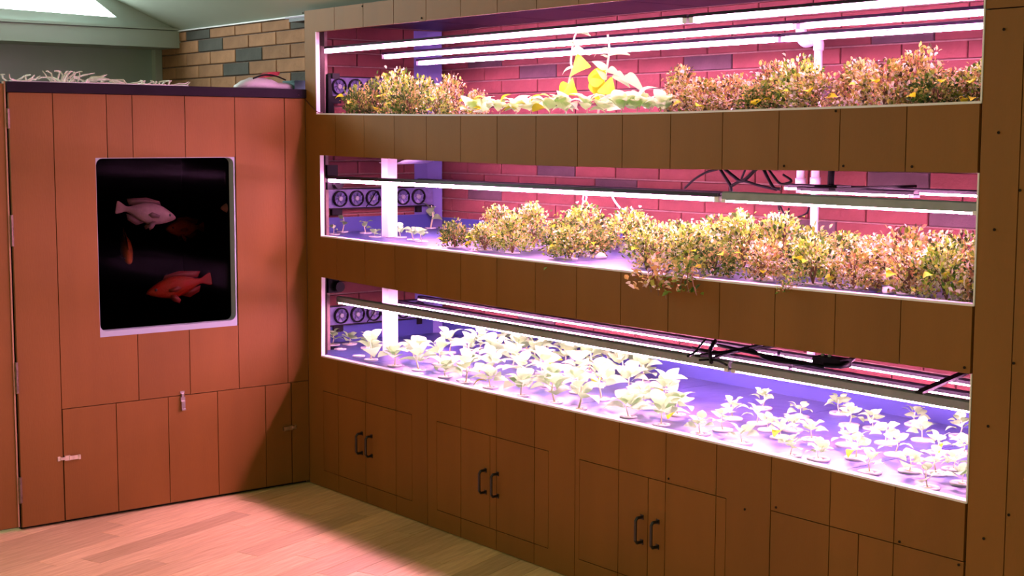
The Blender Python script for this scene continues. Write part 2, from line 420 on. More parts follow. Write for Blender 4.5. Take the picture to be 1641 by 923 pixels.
# inner carcass: roof panels with pale seams, shelf boards, end boards
rp = MB().box(SX, 4.0, .03, D-.02, 2.312, 2.32).build('roof_seam_board', M['roofseam'], pc)
for i in range(9):
    x = -.2+i*.48
    MB().box(max(SX, x), min(4.0, x+.474), .03, D-.02, 2.295, 2.311).build('roof_panel', M['roof'], pc)
for z in (1.69, 1.10, .52): MB().box(.01, 4.0, .03, D-.02, z, z+.03).build('shelf_board', M['backing'], pc)
MB().box(4.0, 4.03, .03, D-.02, 0, 2.3).build('end_board', M['bluepost'], pc)
MB().box(.03, .10, .031, .05, .66, 2.295).build('inner_stile', M['backing'], pc)
# screws
me_s = MB().lathe([(0, 0), (.0042, 0), (.0042, .002)], 8).mesh('screw', M['backing'])
for x, y in [(1609.5, 47), (1600.7, 212.5), (1594, 368), (1584, 683), (1577, 863), (1617, 825), (1635, 305), (1625, 582), (1462, 267), (1257, 266), (1352, 266), (1244, 813), (1194, 816), (1072, 767), (1442, 868), (1546, 589), (1537, 905), (1340, 178), (486, 21), (581, 10), (676, 29)]:
    p = at(x, y, 1, 0); inst('screw', me_s, pc, (p.x-1.9, -.001, p.z), (PI/2, 0, 0))
# cupboard doors
def c_handle(parent, x, z0, z1):
    h = MB(); pts = []
    so = .034; r = .0058
    P = [(x, .0, z1), (x, -so+.008, z1), (x, -so, z1-.010), (x, -so, z0+.010), (x, -so+.008, z0), (x, 0, z0)]
    h.tube(P, r*1.05, 8)
    h.box(x-.008, x+.008, -.003, .0, z1-.009, z1+.009); h.box(x-.008, x+.008, -.003, 0, z0-.009, z0+.009)
    return h.build('handle', M['blackm'], parent)
gaps = [.521, 1.483, 2.438, 3.394]
for di, ((a, b), gx) in enumerate(zip(DOORS, gaps)):
    for side, (u, v) in enumerate(((a, gx-.0015), (gx+.0015, b))):
        d = MB().prism([(u, DZ0), (v, DZ0), (v, DZ1), (u, DZ1)], 1, TH*.55, TH+.002).build('door', M['backing'], pc)
        cuts = [u]+[x for x in XK if u+.01 < x < v-.01]+[v]
        for s, t in zip(cuts, cuts[1:]):
            e0 = .0005 if s == u else GAP; e1 = .0005 if t == v else GAP
            MB().prism([(s+e0, DZ0+.001), (t-e1, DZ0+.001), (t-e1, DZ1-.001), (s+e0, DZ1-.001)], 1, .0, TH*.5).build('door_plank', M['plank'], d)
        hx = gx-.03 if side == 0 else gx+.053
        if di < 3: c_handle(d, hx, .238, .332)

# ================================================================== FISH TANK CABINET
tc = empty('fish_tank_cabinet', (0, -.75, 0), 'brown timber-clad cabinet with dark fish tank window and dark top board', 'cabinet')
def plankL(poly, parent=tc, a=-TH, b=0.): return MB().prism(poly, 0, a, b).build('plank', M['plank'], parent)
ZT, ZS = 1.913, .519
T = dict(y0=-1.074, y1=-.386, z0=.826, z1=1.632)
c = [-1.452, -1.261, -1.017, -.896, -.639, -.383, -.116, -.001]
e = GAP
plankL([(c[0], .014), (c[1]-e, .014), (c[1]-e, ZT), (c[0], ZT)])
plankL([(c[1]+e, ZS+.002), (T['y0'], ZS+.002), (c[3]-e, ZS+.002), (c[3]-e, T['z0']), (T['y0'], T['z0']), (T['y0'], T['z1']), (c[2]-e, T['z1']), (c[2]-e, ZT), (c[1]+e, ZT)])
plankL([(c[2]+e, T['z1']), (c[3]-e, T['z1']), (c[3]-e, ZT), (c[2]+e, ZT)])
plankL([(c[3]+e, T['z1']), (c[4]-e, T['z1']), (c[4]-e, ZT), (c[3]+e, ZT)]); plankL([(c[3]+e, ZS+.002), (c[4]-e, ZS+.002), (c[4]-e, T['z0']), (c[3]+e, T['z0'])])
plankL([(c[4]+e, T['z1']), (c[5]-e, T['z1']), (c[5]-e, ZT), (c[4]+e, ZT)]); plankL([(c[4]+e, ZS+.002), (c[5]-e, ZS+.002), (c[5]-e, T['z0']), (c[4]+e, T['z0'])])
plankL([(c[5]+e, ZS+.002), (c[6]-e, ZS+.002), (c[6]-e, ZT), (c[5]+e, ZT)])
plankL([(c[6]+e, ZS+.002), (c[7], ZS+.002), (c[7], ZT), (c[6]+e, ZT)])
plankL([(-.096, .014), (c[7], .014), (c[7], ZS-.001), (-.096, ZS-.001)])
ap = MB().prism([(c[1]+.003, .016), (-.1, .016), (-.1, ZS-.002), (c[1]+.003, ZS-.002)], 0, -TH, -TH*.6).build('access_panel', M['backing'], tc)
lc = [c[1]+.002, -1.0076, -.7528, -.4999, -.243, -.1]
for a, b in zip(lc, lc[1:]):
    MB().prism([(a+e, .015), (b-e, .015), (b-e, ZS-.0015), (a+e, ZS-.0015)], 0, -TH*.55, 0.).build('panel_plank', M['plank'], ap)
car = MB(); xb = -TH-.0005
car.box(-.62, xb, -1.455, T['y0']-.012, 0.014, ZT); car.box(-.62, xb, T['y1']+.012, -.001, .014, ZT)
car.box(-.62, xb, T['y0']-.012, T['y1']+.012, .014, T['z0']-.012); car.box(-.62, xb, T['y0']-.012, T['y1']+.012, T['z1']+.012, ZT)
car.box(-.62, -.60, T['y0']-.012, T['y1']+.012, T['z0']-.012, T['z1']+.012)
car.build('carcass', M['tankin'], tc)
MB().box(-.62, -.03, -1.45, -.004, 0, .014).build('plinth', M['black'], tc)
MB().prism([(-1.462, 1.915), (.04, 1.915), (.09, 1.915), (.09, 1.957), (-1.462, 1.96)], 0, -.64, .012).build('top_board', M['capboard'], tc)
# window frame: white rounded frame set in the opening, wider at the foot
def rrect(y0, y1, z0, z1, r, n=4):
    P = []
    for cy, cz, a in ((y1-r, z0+r, -PI/2), (y1-r, z1-r, 0), (y0+r, z1-r, PI/2), (y0+r, z0+r, PI)):
        for i in range(n+1): q = a+PI/2*i/n; P.append((cy+r*math.cos(q), cz+r*math.sin(q)))
    return P
fo = rrect(T['y0'], T['y1'], T['z0'], T['z1'], .004); fi = rrect(T['y0']+.003, T['y1']-.007, T['z0']+.026, T['z1']-.003, .03)
n = len(fo); V = []; F = []
for x, R_ in ((-.004, fo), (-.004, fi), (-.05, fi), (-.05, fo)): V += [(x, p[0], p[1]) for p in R_]
for q in range(4):
    for i in range(n): F.append((q*n+i, q*n+(i+1) % n, ((q+1) % 4)*n+(i+1) % n, ((q+1) % 4)*n+i))
fr = MB().add(V, F).build('window_frame', M['frame'], tc)
fr['label'] = 'thin white frame, wider at the foot'
MB().box(-.046, -.04, T['y0']+.004, T['y1']-.012, T['z0']+.01, T['z1']-.004).build('glass_pane', M['glass'], tc)
MB().box(-.595, -.048, T['y0']+.002, T['y1']-.004, T['z0']+.006, T['z1']-.003).build('water', M['water'], tc)
# hinged side door on the left, with its pale edge and hinges
sd = MB().prism([(-1.93, .02), (-1.47, .02), (-1.47, 1.95), (-1.93, 1.95)], 0, -TH, -.008).build('side_door', M['backing'], tc)
for a, b in ((-1.93, -1.73), (-1.727, -1.474)): MB().prism([(a, .02), (b, .02), (b, 1.95), (a, 1.95)], 0, -.008, .002).build('door_plank', M['plank'], sd)
MB().prism([(-1.4735, .02), (-1.4665, .02), (-1.4665, 1.96), (-1.4735, 1.96)], 0, -TH, .006).build('door_edging', M['edge'], sd)
for z0, z1 in ((1.76, 1.845), (1.255, 1.39), (.613, .75), (.126, .24)):
    h = MB(); h.tube([(.007, -1.461, z0), (.007, -1.461, z1)], .006, 8)
    h.box(.002, .005, -1.459, -1.450, z0, z1)
    for q in range(1, 4): h.tube([(.007, -1.461, z0+(z1-z0)*q/4-.002), (.007, -1.461, z0+(z1-z0)*q/4+.002)], .0072, 8)
    h.build('hinge', M['hinge'], sd)
# toggle latches
def latch(y, z, horiz, L, parent, flip=1):
    l = MB()
    def B(a0, a1, w, x0, x1):
        if horiz: l.box(x0, x1, y+min(a0*flip, a1*flip), y+max(a0*flip, a1*flip), z-w, z+w)
        else: l.box(x0, x1, y-w, y+w, z+min(a0, a1), z+max(a0, a1))
    B(-.02*L, .10*L, .010, .0005, .004); B(.10*L, .30*L, .006, .003, .010); B(.30*L, .55*L, .011, .0005, .009); B(.5*L, 1.0*L, .009, .009, .014); B(.92*L, 1.0*L, .010, .006, .018)
    return l.build('latch', M['steel'], parent)
latch(-.682, .538, False, -.088, tc); latch(-1.285, .298, True, .098, tc); latch(-.076, .294, True, .075, tc, -1)

# ---- fish
def fish(name, loc, yaw, pitch, L, H, Wd, cols, label, roll=0., marks=None):
    """one continuous body with fins; nose at +x, length L"""
    f = MB(); prof = [(-.5, .02, .05), (-.485, .10, .22), (-.44, .14, .26), (-.38, .16, .60), (-.30, .26, .86), (-.15, .42, 1.), (0, .50, 1.), (.14, .48, .98), (.26, .38, .9), (.36, .27, .75), (.43, .165, .55), (.48, .09, .38), (.5, .02, .1)]
    tail = [(-.5-.13, .30, .03), (-.5-.07, .26, .045), (-.5, .17, .09)]
    sec = [(-.63, .27, .02), (-.60, .29, .03), (-.53, .22, .05), (-.47, .14, .12)]+[(-.42, .125, .3), (-.36, .17, .55), (-.28, .27, .78), (-.15, .41, .96), (0, .49, 1.), (.13, .47, .98), (.25, .385, .9), (.35, .28, .78), (.43, .18, .6), (.48, .10, .45), (.505, .03, .15)]
    n = 14; V = []; F = []
    for t, h, w in sec:
        for k in range(n):
            q = 2*PI*k/n; V.append((t*L, math.cos(q)*w*Wd/2, math.sin(q)*h*H))
    for i in range(len(sec)-1):
        for k in range(n): k2 = (k+1) % n; F.append((i*n+k, i*n+k2, (i+1)*n+k2, (i+1)*n+k))
    F += [tuple(range(n)), tuple(range((len(sec)-1)*n, len(sec)*n))]
    f.add(V, F, 0)
    def fin(poly, y0=0, tilt=0):
        th = .0025*L/.3
        V = [(p[0]*L, y0+tilt*p[1]*H-th, p[1]*H) for p in poly]+[(p[0]*L, y0+tilt*p[1]*H+th, p[1]*H) for p in poly]; m_ = len(poly)
        f.add(V, [tuple(range(m_)), tuple(range(2*m_-1, m_-1, -1))]+[(i, i+m_, (i+1) % m_+m_, (i+1) % m_) for i in range(m_)], 1)
    fin([(.2, .40), (.15, .60), (-.1, .66), (-.34, .52), (-.46, .44), (-.40, .2), (-.25, .26), (0, .44)])      # dorsal
    fin([(-.06, -.44), (-.2, -.62), (-.38, -.46), (-.42, -.2), (-.28, -.24)])                                  # anal
    for s in (-1, 1): fin([(.14, -.30), (.08, -.62), (.02, -.74), (-.02, -.60), (.04, -.34)], s*.22*Wd, -s*.15)    # pelvic
    for s in (-1, 1): fin([(.16, -.02), (.0, .06), (-.06, -.08), (.02, -.2), (.15, -.14)], s*.5*Wd, 0)              # pectoral
    ms = [mat(name+'_skin', cols[0], .5, spec=.12, noise=0, col2=cols[1], nscale=18, bump=.2, bscale=120), mat(name+'_fin', cols[2], .5, noise=.2, nscale=30)]
    R = Matrix.Rotation(yaw, 4, 'Z') @ Matrix.Rotation(-pitch, 4, 'Y') @ Matrix.Rotation(roll, 4, 'X')
    o = bpy.data.objects.new(name, f.mesh(name, ms, True)); COL.objects.link(o); o.matrix_world = Matrix.Translation(loc) @ R
    tag(o, label, 'fish', 'fish in the tank')
    em = MB().lathe([(0, .002), (.006*L/.3, .001), (.0085*L/.3, -.002)], 10).mesh('eye', M['blackm'])
    for s in (-1, 1): inst('eye', em, o, (.36*L, s*.37*Wd, .07*H), (-s*PI/2, 0, 0))
    mm = MB().tube([(.497*L, -.10*Wd, -.03*H), (.51*L, 0, -.035*H), (.497*L, .10*Wd, -.03*H)], .003*L/.3, 5).mesh('mouth', ms[1])
    inst('mouth', mm, o)
    return o
fish('cichlid', (-.11, -.775, 1.372), PI/2, -.2, .262, .105, .055, ((.25, .17, .19), (.16, .10, .12), (.08, .04, .05)), 'pale pink fish swimming right near the top of the dark tank')
fish('cichlid', (-.12, -.645, 1.02), -PI/2-.1, -.17, .285, .105, .055, ((.20, .006, .002), (.15, .02, .003), (.11, .003, .001)), 'red fish swimming left in the lower part of the tank')
fish('cichlid', (-.30, -.515, 1.283), -PI/2+.2, 0., .20, .085, .05, ((.24, .09, .03), (.12, .04, .02), (.08, .025, .012)), 'dim brown fish at the right, behind the pale pink fish')
fish('cichlid', (-.20, -.852, 1.205), -.25, -.75, .19, .075, .05, ((.36, .10, .015), (.08, .035, .015), (.10, .03, .01)), 'small orange-brown fish nosing down below the pale pink fish')
fish('cichlid', (-.12, -.275, 1.385), -PI/2, 0., .25, .10, .05, ((.28, .13, .14), (.2, .09, .10), (.1, .04, .05)), 'pinkish fish almost hidden behind the right edge of the tank window')

# ---- things on top of the fish tank cabinet
ZC = 1.9592
def twigs(name, y0, y1, n, hmax, label, seed):
    rs = random.Random(seed); b = MB(); cy = (y0+y1)/2
    for i in range(n):
        y = y0+(y1-y0)*rs.random(); x = -.05-.16*rs.random(); p = Vector((x, y, ZC+.004)); d = Vector((rs.uniform(-.5, .5), rs.uniform(-1, 1), rs.uniform(.0, .55))).normalized()
        pts = [p]; s = rs.uniform(.018, .032)
        for q in range(5):
            d = (d+Vector((rs.uniform(-.7, .7), rs.uniform(-.7, .7), rs.uniform(-.6, .6)))).normalized()
            p = p+d*s; p.z = min(max(p.z, ZC+.004), ZC+hmax); pts.append(p.copy())
        b.tube(pts, [.004, .0042, .004, .0036, .003, .002], 5)
    return tag(b.build(name, M['twig'], origin=(-.12, cy, ZC)), label, 'twigs')
twigs('twig_tangle', -1.40, -1.30, 7, .032, 'few thin pale sticks at the left end of the tank cabinet top', 3)
twigs('twig_tangle', -1.235, -1.05, 26, .055, 'tallest white curly twig tangle on top of the tank cabinet', 5)
twigs('twig_tangle', -1.05, -.66, 34, .024, 'long low strip of pale twigs along the tank cabinet top', 9)
tag(MB().prism([(-1.44, ZC), (-.62, ZC-.0005), (-.62, ZC+.002), (-1.44, ZC+.003)], 0, -.2, .008).build('plastic_sheet', M['trim'], origin=(-.1, -1, ZC)), 'thin white sheet lying under the pale twigs on the tank cabinet', 'sheet')
def lumpy(prof, axis_len, name, m, origin, seed, n=16, rings=9):
    rs = random.Random(seed); V = []; F = []
    for i in range(rings):
        t = i/(rings-1); 
        for k in range(n):
            q = 2*PI*k/n; r = prof(t)*(1+rs.uniform(-.09, .09))
            V.append((origin[0]+r*math.cos(q)*1.6, origin[1]+(t-.5)*axis_len, max(origin[2], origin[2]+r*.5+r*.95*math.sin(q))))
    for i in range(rings-1):
        for k in range(n): k2 = (k+1) % n; F.append((i*n+k, i*n+k2, (i+1)*n+k2, (i+1)*n+k))
    F += [tuple(range(n)), tuple(range((rings-1)*n, rings*n))]
    return MB().add(V, F).build(name, m, None, True, origin)
tag(lumpy(lambda t: .004+.034*math.sin(PI*min(1, t*1.15+.02))**.6 if t < .85 else .022, .30, 'plastic_bag', M['bag'], (-.13, -.16, ZC), 4), 'crumpled white plastic bag on the right end of the tank cabinet', 'bag')
rb = MB(); rb.prism([(-.20, ZC+.052), (-.165, ZC+.060), (-.135, ZC+.082), (-.075, ZC+.086), (-.08, ZC+.070), (-.10, ZC+.062), (-.13, ZC+.058)], 0, -.17, -.11)
tag(rb.build('red_pouch', M['red'], origin=(-.14, -.12, ZC+.055)), 'small red pouch lying on the white plastic bag', 'pouch')
tag(MB().tube(bez([(-.10, -.23, ZC+.048), (-.10, -.19, ZC+.062), (-.10, -.15, ZC+.068), (-.10, -.10, ZC+.062), (-.10, -.05, ZC+.045)], 5), .004, 6).build('pouch_strap', M['black'], origin=(-.1, -.14, ZC+.05)), 'thin dark strap trailing from the red pouch', 'strap')
bx = empty('teal_box', (-.13, .03, ZC), 'small dark teal box beside the white plastic bag', 'box')
MB().box(-.19, -.08, -.012, .075, ZC, ZC+.036).build('box_body', M['teal'], bx); MB().box(-.193, -.077, -.015, .078, ZC+.036, ZC+.044).build('lid', M['teal'], bx)
tag(MB().tube(bez([at(478, 152, 0, .014), at(487, 157, 1, -.004), at(500, 172, 1, -.004), at(510, 180, 1, -.004), (.13, .02, 1.845)], 6), .0022, 5).build('wire', M['wire'], origin=(.05, 0, 1.9)), 'thin reddish wire from tank cabinet top into the top opening', 'wire')

# ================================================================== GROW LIGHTS
def light_bar(x0, x1, y, z, big, label, group):
    """z is the underside of the lens"""
    o = empty('grow_light', ((x0+x1)/2, y, z), label, 'grow light', group)
    n = 8
    if big:
        r = .0125; cz = z+r
        P = [(y+r*math.cos(q), cz+r*math.sin(q)) for q in [PI-.08+(PI+.16)*i/n for i in range(n+1)]]
        MB().prism(P, 0, x0+.02, x1-.02).build('tube', M['tube'], o)
        hz = cz+.006
        MB().prism([(y-.024, hz), (y+.024, hz), (y+.017, hz+.012), (y-.017, hz+.012)], 0, x0, x1).build('housing', M['housingd'], o)
    else:
        P = [(y-.0065, z+.007), (y-.006, z), (y+.006, z), (y+.0065, z+.007)]
        MB().prism(P, 0, x0+.01, x1-.01).build('led_strip', M['strip'], o)
        hz = z+.007
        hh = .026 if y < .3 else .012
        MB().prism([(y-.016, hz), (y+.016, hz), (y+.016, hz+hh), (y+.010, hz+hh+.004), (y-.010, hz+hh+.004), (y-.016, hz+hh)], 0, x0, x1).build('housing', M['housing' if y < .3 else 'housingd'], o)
    for xe in (x0, x1-.02): MB().box(xe, xe+.02, y-.018, y+.018, z-.001, hz+.004).build('end_cap', M['white'], o)
    return o
for sh, zz, big in (('top', (2.133, 2.118, 2.094), (True, True)), ('middle', (1.507, 1.515, 1.515), (True, False)), ('lowest', (.901, .885, .885), (False, False))):
    for r, (y, nm) in enumerate(((.15 if sh == 'lowest' else .085, 'front'), (.43, 'middle'), (.64, 'rear'))):
        sp = (2.70, 2.74, 2.50)[r] if sh != 'top' else (2.53, 2.74, 2.47)[r]
        for q, (a, b) in enumerate(((.055, sp), (sp+.015, 3.74))):
            zb_, ends = zz[r], b
            if sh == 'middle' and r: zb_, ends = (1.492, b) if q == 0 else (1.533, 3.26 if r == 1 else b)
            light_bar(a, ends, y, zb_, big[q] if sh == 'top' or r == 0 else False, '%s grow light bar of the %s row over the %s shelf' % ('long left' if q == 0 else 'shorter right', nm, sh), 'grow lights over the %s shelf' % sh)
# black flat bars lying across the light bars of the lowest and middle shelf
def crossbar(x0, x1, z, label, y0=.06, y1=.70, w=.028):
    b = MB(); b.prism([(x0-w/2, y0), (x0+w/2, y0), (x1+w/2, y1), (x1-w/2, y1)], 2, z, z+.008)
    return tag(b.build('cross_bar', M['black'], origin=((x0+x1)/2, (y0+y1)/2, z)), label, 'bar')
crossbar(3.56, 3.36, .951, 'black flat bar lying slanted across the lowest grow lights at the right')
crossbar(2.62, 2.62, .951, 'black flat bar across the lowest grow lights under the cable bundle')
crossbar(3.09, 3.05, 1.556, 'black flat bar across the middle grow lights near the white pipes', .2)

# ================================================================== TRAYS
for sh, WB, zz in (('top', W1B, 1.812), ('middle', W2B, 1.238), ('lowest', W3B, .661)):
    o = empty('growing_tray', (1.9, .5, zz-.1), 'blue plastic growing tray filling the %s shelf' % sh, 'tray', 'blue growing trays')
    n = 6
    for i in range(n):
        a = SX+.02+(3.98-SX-.02)*i/n; b = SX+.02+(3.98-SX-.02)*(i+1)/n
        if i == 0: MB().prism([(a, .22), (.0, .22), (.0, .034), (b-.003, .034), (b-.003, .965), (a, .965)], 2, zz-.02, zz).build('float_board', M['tray'], o)
        else: MB().box(a, b-.003, .034, .965, zz-.02, zz).build('float_board', M['tray'], o)
    MB().box(SX+.016, 3.98, .966, .984, zz-.10, zz+{'top': .02, 'middle': .055, 'lowest': .095}[sh]).build('back_board', M['blue'], o)
    MB().box(SX+.0145, SX+.03, .22, .965, zz-.10, zz+{'top': .02, 'middle': .075, 'lowest': .085}[sh]).build('side_board', M['blue'], o)
    MB().box(3.98, 3.995, .034, .965, zz-.10, zz+.085).build('side_board', M['blue'], o)
    MB().box(.01, 3.98, .05, .965, zz-.10, zz-.09).build('tray_bottom', M['blue'], o)
# blue corner post, white support post, white water pipes
p = empty('corner_post', (SX+.05, .9, 0), 'blue-grey upright post in the brick corner of the recess', 'post')
for z0, z1 in ((.0, 2.29),): MB().prism([(SX+.0145, .80), (SX+.0145, .962), (SX+.045, .962), (SX+.022, .88)], 2, z0, z1).build('post_body', M['bluepost'], p)
p = empty('support_post', (.25, .32, 0), 'square white support post between the fan racks and the plants', 'post')
MB().box(.222, .278, .295, .350, .0, 1.69).build('post_body', M['white'], p); MB().box(.215, .285, .288, .357, 1.668, 1.689).build('cap_plate', M['white'], p)
p = empty('water_pipe', (2.468, .86, .65), 'white water pipe with an elbow at its top rising before the brick wall', 'pipe')
MB().tube([(2.47, .86, .775), (2.47, .86, 2.085)], .0165, 10).build('pipe', M['white'], p, True)
MB().tube(bez([(2.47, .86, 2.07), (2.47, .86, 2.10), (2.455, .86, 2.112), (2.43, .86, 2.113)], 4), .021, 10).build('elbow', M['white'], p, True)
MB().tube(bez([(2.44, .86, 2.113), (2.41, .86, 2.105), (2.385, .86, 2.12), (2.38, .86, 2.16)], 4), .022, 10).build('upper_elbow', M['white'], p, True)
MB().tube([(2.47, .86, 1.545), (2.47, .86, 1.575)], .021, 10).build('coupling', M['white'], p, True)
p = empty('water_pipe', (2.395, .86, 1.56), 'short white pipe stub beside the tall pipe under the top shelf', 'pipe')
MB().tube([(2.395, .86, 1.545), (2.395, .86, 1.69)], .0165, 10).build('pipe', M['white'], p, True); MB().tube([(2.395, .86, 1.54), (2.395, .86, 1.57)], .021, 10).build('coupling', M['white'], p, True)

# ================================================================== FAN RACKS on the brick side wall
def fan_meshes():
    r = .042; b = MB()
    # ring, axis +x
    n = 18; V = []; F = []
    for rr, x in ((r, .0), (r, .014), (r*.88, .016), (r*.86, .002)):
        for k in range(n): q = 2*PI*k/n; V.append((x, rr*math.cos(q), rr*math.sin(q)))
    for i in range(3):
        for k in range(n): k2 = (k+1) % n; F.append((i*n+k, i*n+k2, (i+1)*n+k2, (i+1)*n+k))
    b.add(V, F); ring = b.mesh('fan_ring', M['black'])
    b = MB()
    for k in range(7):
        a = 2*PI*k/7; V = []
        for rr, dx, da in ((.3, .0, -.25), (.3, .008, .25), (.82, .009, .42), (.82, .001, -.1)):
            V.append((dx+.003, r*rr*math.cos(a+da), r*rr*math.sin(a+da)))
        b.add(V, [(0, 1, 2, 3)])
    blades = b.mesh('fan_blades', M['fanplate'])
    b = MB(); n = 12; V = []; F = []
    for rr, x in ((r*.3, .0), (r*.3, .013), (r*.22, .016), (.001, .016)):
        for k in range(n): q = 2*PI*k/n; V.append((x, rr*math.cos(q), rr*math.sin(q)))
    for i in range(3):
        for k in range(n): k2 = (k+1) % n; F.append((i*n+k, i*n+k2, (i+1)*n+k2, (i+1)*n+k))
    b.add(V, F); hub = b.mesh('fan_hub', M['housing'])
    return ring, blades, hub
RING, BLADES, HUB = fan_meshes()
for sh, zc_ in (('top', 1.983), ('middle', 1.410), ('lowest', .803)):
    o = empty('fan_rack', (-.2, .56, zc_), 'row of small cooling fans in a blue-grey frame beside the %s shelf' % sh, 'fan rack', 'fan racks on the brick side wall')
    MB().prism([(.235, zc_-.052), (.90, zc_-.052), (.90, zc_+.052), (.235, zc_+.052)], 0, -.212, -.196).build('frame_plate', M['fanplate'], o)
    for a, b in ((.262, .292), (.86, .885)): MB().box(-.2245, -.212, a, b, zc_-.05, zc_+.05).build('mount', M['black'], o)
    for a, b in ((.27, .33), (.80, .83)): MB().box(-.222, -.20, a, b, zc_-.085, zc_-.052).build('foot', M['black'], o)
    for s in (-1, 1): MB().box(-.196, -.188, .235, .90, zc_+s*.05-.003, zc_+s*.05+.003).build('rail', M['black'], o)
    for y in (.31, .41, .51, .61, .70, .80):
        f = inst('fan', RING, o, (.006, y-.56, 0)); inst('blades', BLADES, f); inst('hub', HUB, f)
    tag(MB().tube(bez([(-.19, .47, zc_-.045), (-.17, .49, zc_-.01), (-.175, .53, zc_+.035), (-.18, .56, zc_-.02), (-.185, .60, zc_-.05)], 6), .003, 5).build('fan_cable', M['black'], origin=(-.18, .5, zc_)), 'thin dark cable looping over the fans beside the %s shelf' % sh, 'cable')
# black clamps by the left edge of the openings
for sh, z in (('top', 1.985), ('middle', 1.50), ('lowest', .99)):
    o = empty('clamp', (.09, .12, z), 'black clamp on the left inner edge of the %s opening' % sh, 'clamp', 'black clamps')
    if sh == 'top': MB().prism([(.07, 1.84), (.105, 1.84), (.085, 2.03), (.072, 2.03)], 0, .075, .10).build('arm', M['black'], o); MB().box(.06, .11, .09, .13, 2.01, 2.035).build('jaw', M['black'], o)
    else:
        MB().box(.055, .085, .07, .13, z-.03, z+.09).build('arm', M['black'], o); MB().tube([(.06, .12, z), (.115, .12, z)], .026, 12).build('knob', M['black'], o)

# ================================================================== CABLES
def cable(pts, r, label, m='black', name='cable', seg=6):
    return tag(MB().tube(bez(pts, seg), r, 6).build(name, M[m], None, True, pts[0]), label, 'cable')
A2 = lambda x, y, d=.3: at(x, y, 1, d)
cable([A2(1097, 302), A2(1112, 288), A2(1130, 277), A2(1150, 271)], .0045, 'leftmost black cable arching up from the middle grow lights')
cable([A2(1152, 268), A2(1162, 284), A2(1170, 297), A2(1172, 308)], .006, 'black cable dropping steeply onto the middle grow lights')
cable([A2(1158, 268), A2(1175, 282), A2(1190, 290), A2(1212, 271), A2(1220, 266)], .0065, 'black cable sagging in a V over the middle grow lights')
cable([A2(1172, 298), A2(1190, 290), A2(1215, 297), A2(1245, 304)], .0055, 'black cable lying flat along the middle grow lights')
cable([A2(1196, 268), A2(1190, 282), A2(1187, 290)], .004, 'short black cable hanging under the timber band of the top shelf')
cable([A2(1222, 268), A2(1232, 288), A2(1240, 301), A2(1250, 303)], .006, 'black cable dropping right of the V shaped cable')
cable([A2(1232, 272, .5), A2(1250, 294, .5), A2(1268, 290, .5), A2(1255, 280, .5)], .005, 'black cable loop left of the short white pipe stub')
cable([A2(1247, 327, .86), A2(1251, 350, .86), A2(1258, 372, .86), A2(1260, 385, .86)], .004, 'thin black cable hanging below the middle grow lights')
cable([A2(1250, 330, .9), A2(1258, 343, .9), A2(1275, 348, .9), A2(1292, 342, .9), A2(1297, 330, .9)], .004, 'black cable loop hanging left of the tall white pipe')
cable([A2(1264, 333, .92), A2(1264, 360, .92), A2(1265, 380, .92)], .0035, 'straight thin black cable left of the tall white pipe')
cable([A2(980, 313, .7), A2(987, 325, .7), A2(995, 335, .7), A2(1003, 348, .7)], .004, 'white wire hanging in front of the brick over the middle shelf', 'white')
cable([A2(936, 310, .7), A2(934, 320, .7), A2(938, 323, .7), A2(940, 315, .7), A2(935, 311, .7)], .003, 'knotted white string under the middle grow lights', 'white')
Z3 = .955
def T3(x, y, d): p = at(x, y, 2, Z3+d); return p
cable([T3(1102, 571, .004), T3(1115, 563, .012), T3(1125, 550, .02), T3(1131, 544, .03)], .0045, 'leftmost black cable rising from the lowest grow lights')
cable([T3(1140, 580, .004), T3(1138, 562, .012), T3(1146, 546, .03)], .008, 'thick black cable rising over the lowest grow lights')
cable([T3(1110, 557, .006), T3(1150, 566, .008), T3(1200, 560, .01), T3(1230, 575, .008), T3(1300, 585, .006)], .006, 'black cable lying left along the lowest grow lights')
cable([T3(1140, 575, .006), T3(1170, 565, .012), T3(1195, 558, .016), T3(1222, 552, .02)], .006, 'black cable crossing the lowest grow lights toward the back')
cable([T3(1150, 553, .01), T3(1200, 564, .016), T3(1260, 576, .012), T3(1320, 588, .008)], .007, 'thick black cable bundle along the lowest grow lights')
cable([T3(1120, 577, .006), T3(1145, 577, .006), T3(1165, 585, .005)], .004, 'short black cable end on the front lowest grow light')
cable([T3(1320, 585, .01), T3(1350, 586, .012), T3(1368, 573, .016)], .009, 'thick black cable bending back near the lowest cross bar')
q = T3(1318, 583, 0)
o = empty('driver_box', q, 'black lamp driver box lying on the lowest grow lights', 'box'); MB().box(q.x-.02, q.x+.10, q.y-.03, q.y+.03, Z3-.002, Z3+.028).build('box_body', M['black'], o)
for dx in (.0, .03): MB().tube([(q.x+dx, q.y, Z3+.026), (q.x+dx, q.y, Z3+.05)], .006, 6).build('plug', M['white'], o)
q = A2(1331, 300, .5)
o = empty('driver_box', q, 'black lamp driver with plug lying on the middle grow lights', 'box')
MB().box(q.x-.04, q.x+.06, .46, .54, q.z-.008, q.z+.008).build('box_body', M['black'], o); MB().tube([(q.x, .5, q.z), (q.x+.002, .5, q.z+.07)], .012, 8).build('plug', M['black'], o)
q = A2(655, 262, .45)
b = MB(); V = []; F = []
for i in range(7):
    for k, yy in enumerate((.36, .56)): V.append((q.x-.13+.045*i, yy, q.z+.02-.026*math.sin(PI*min(1, .25+i/7))+.004*k))
V += [(x, y, z+.003) for x, y, z in V]
for i in range(6): F += [(2*i, 2*i+1, 2*i+3, 2*i+2), (14+2*i, 14+2*i+2, 14+2*i+3, 14+2*i+1), (2*i, 2*i+2, 16+2*i, 14+2*i), (2*i+1, 15+2*i, 17+2*i, 2*i+3)]
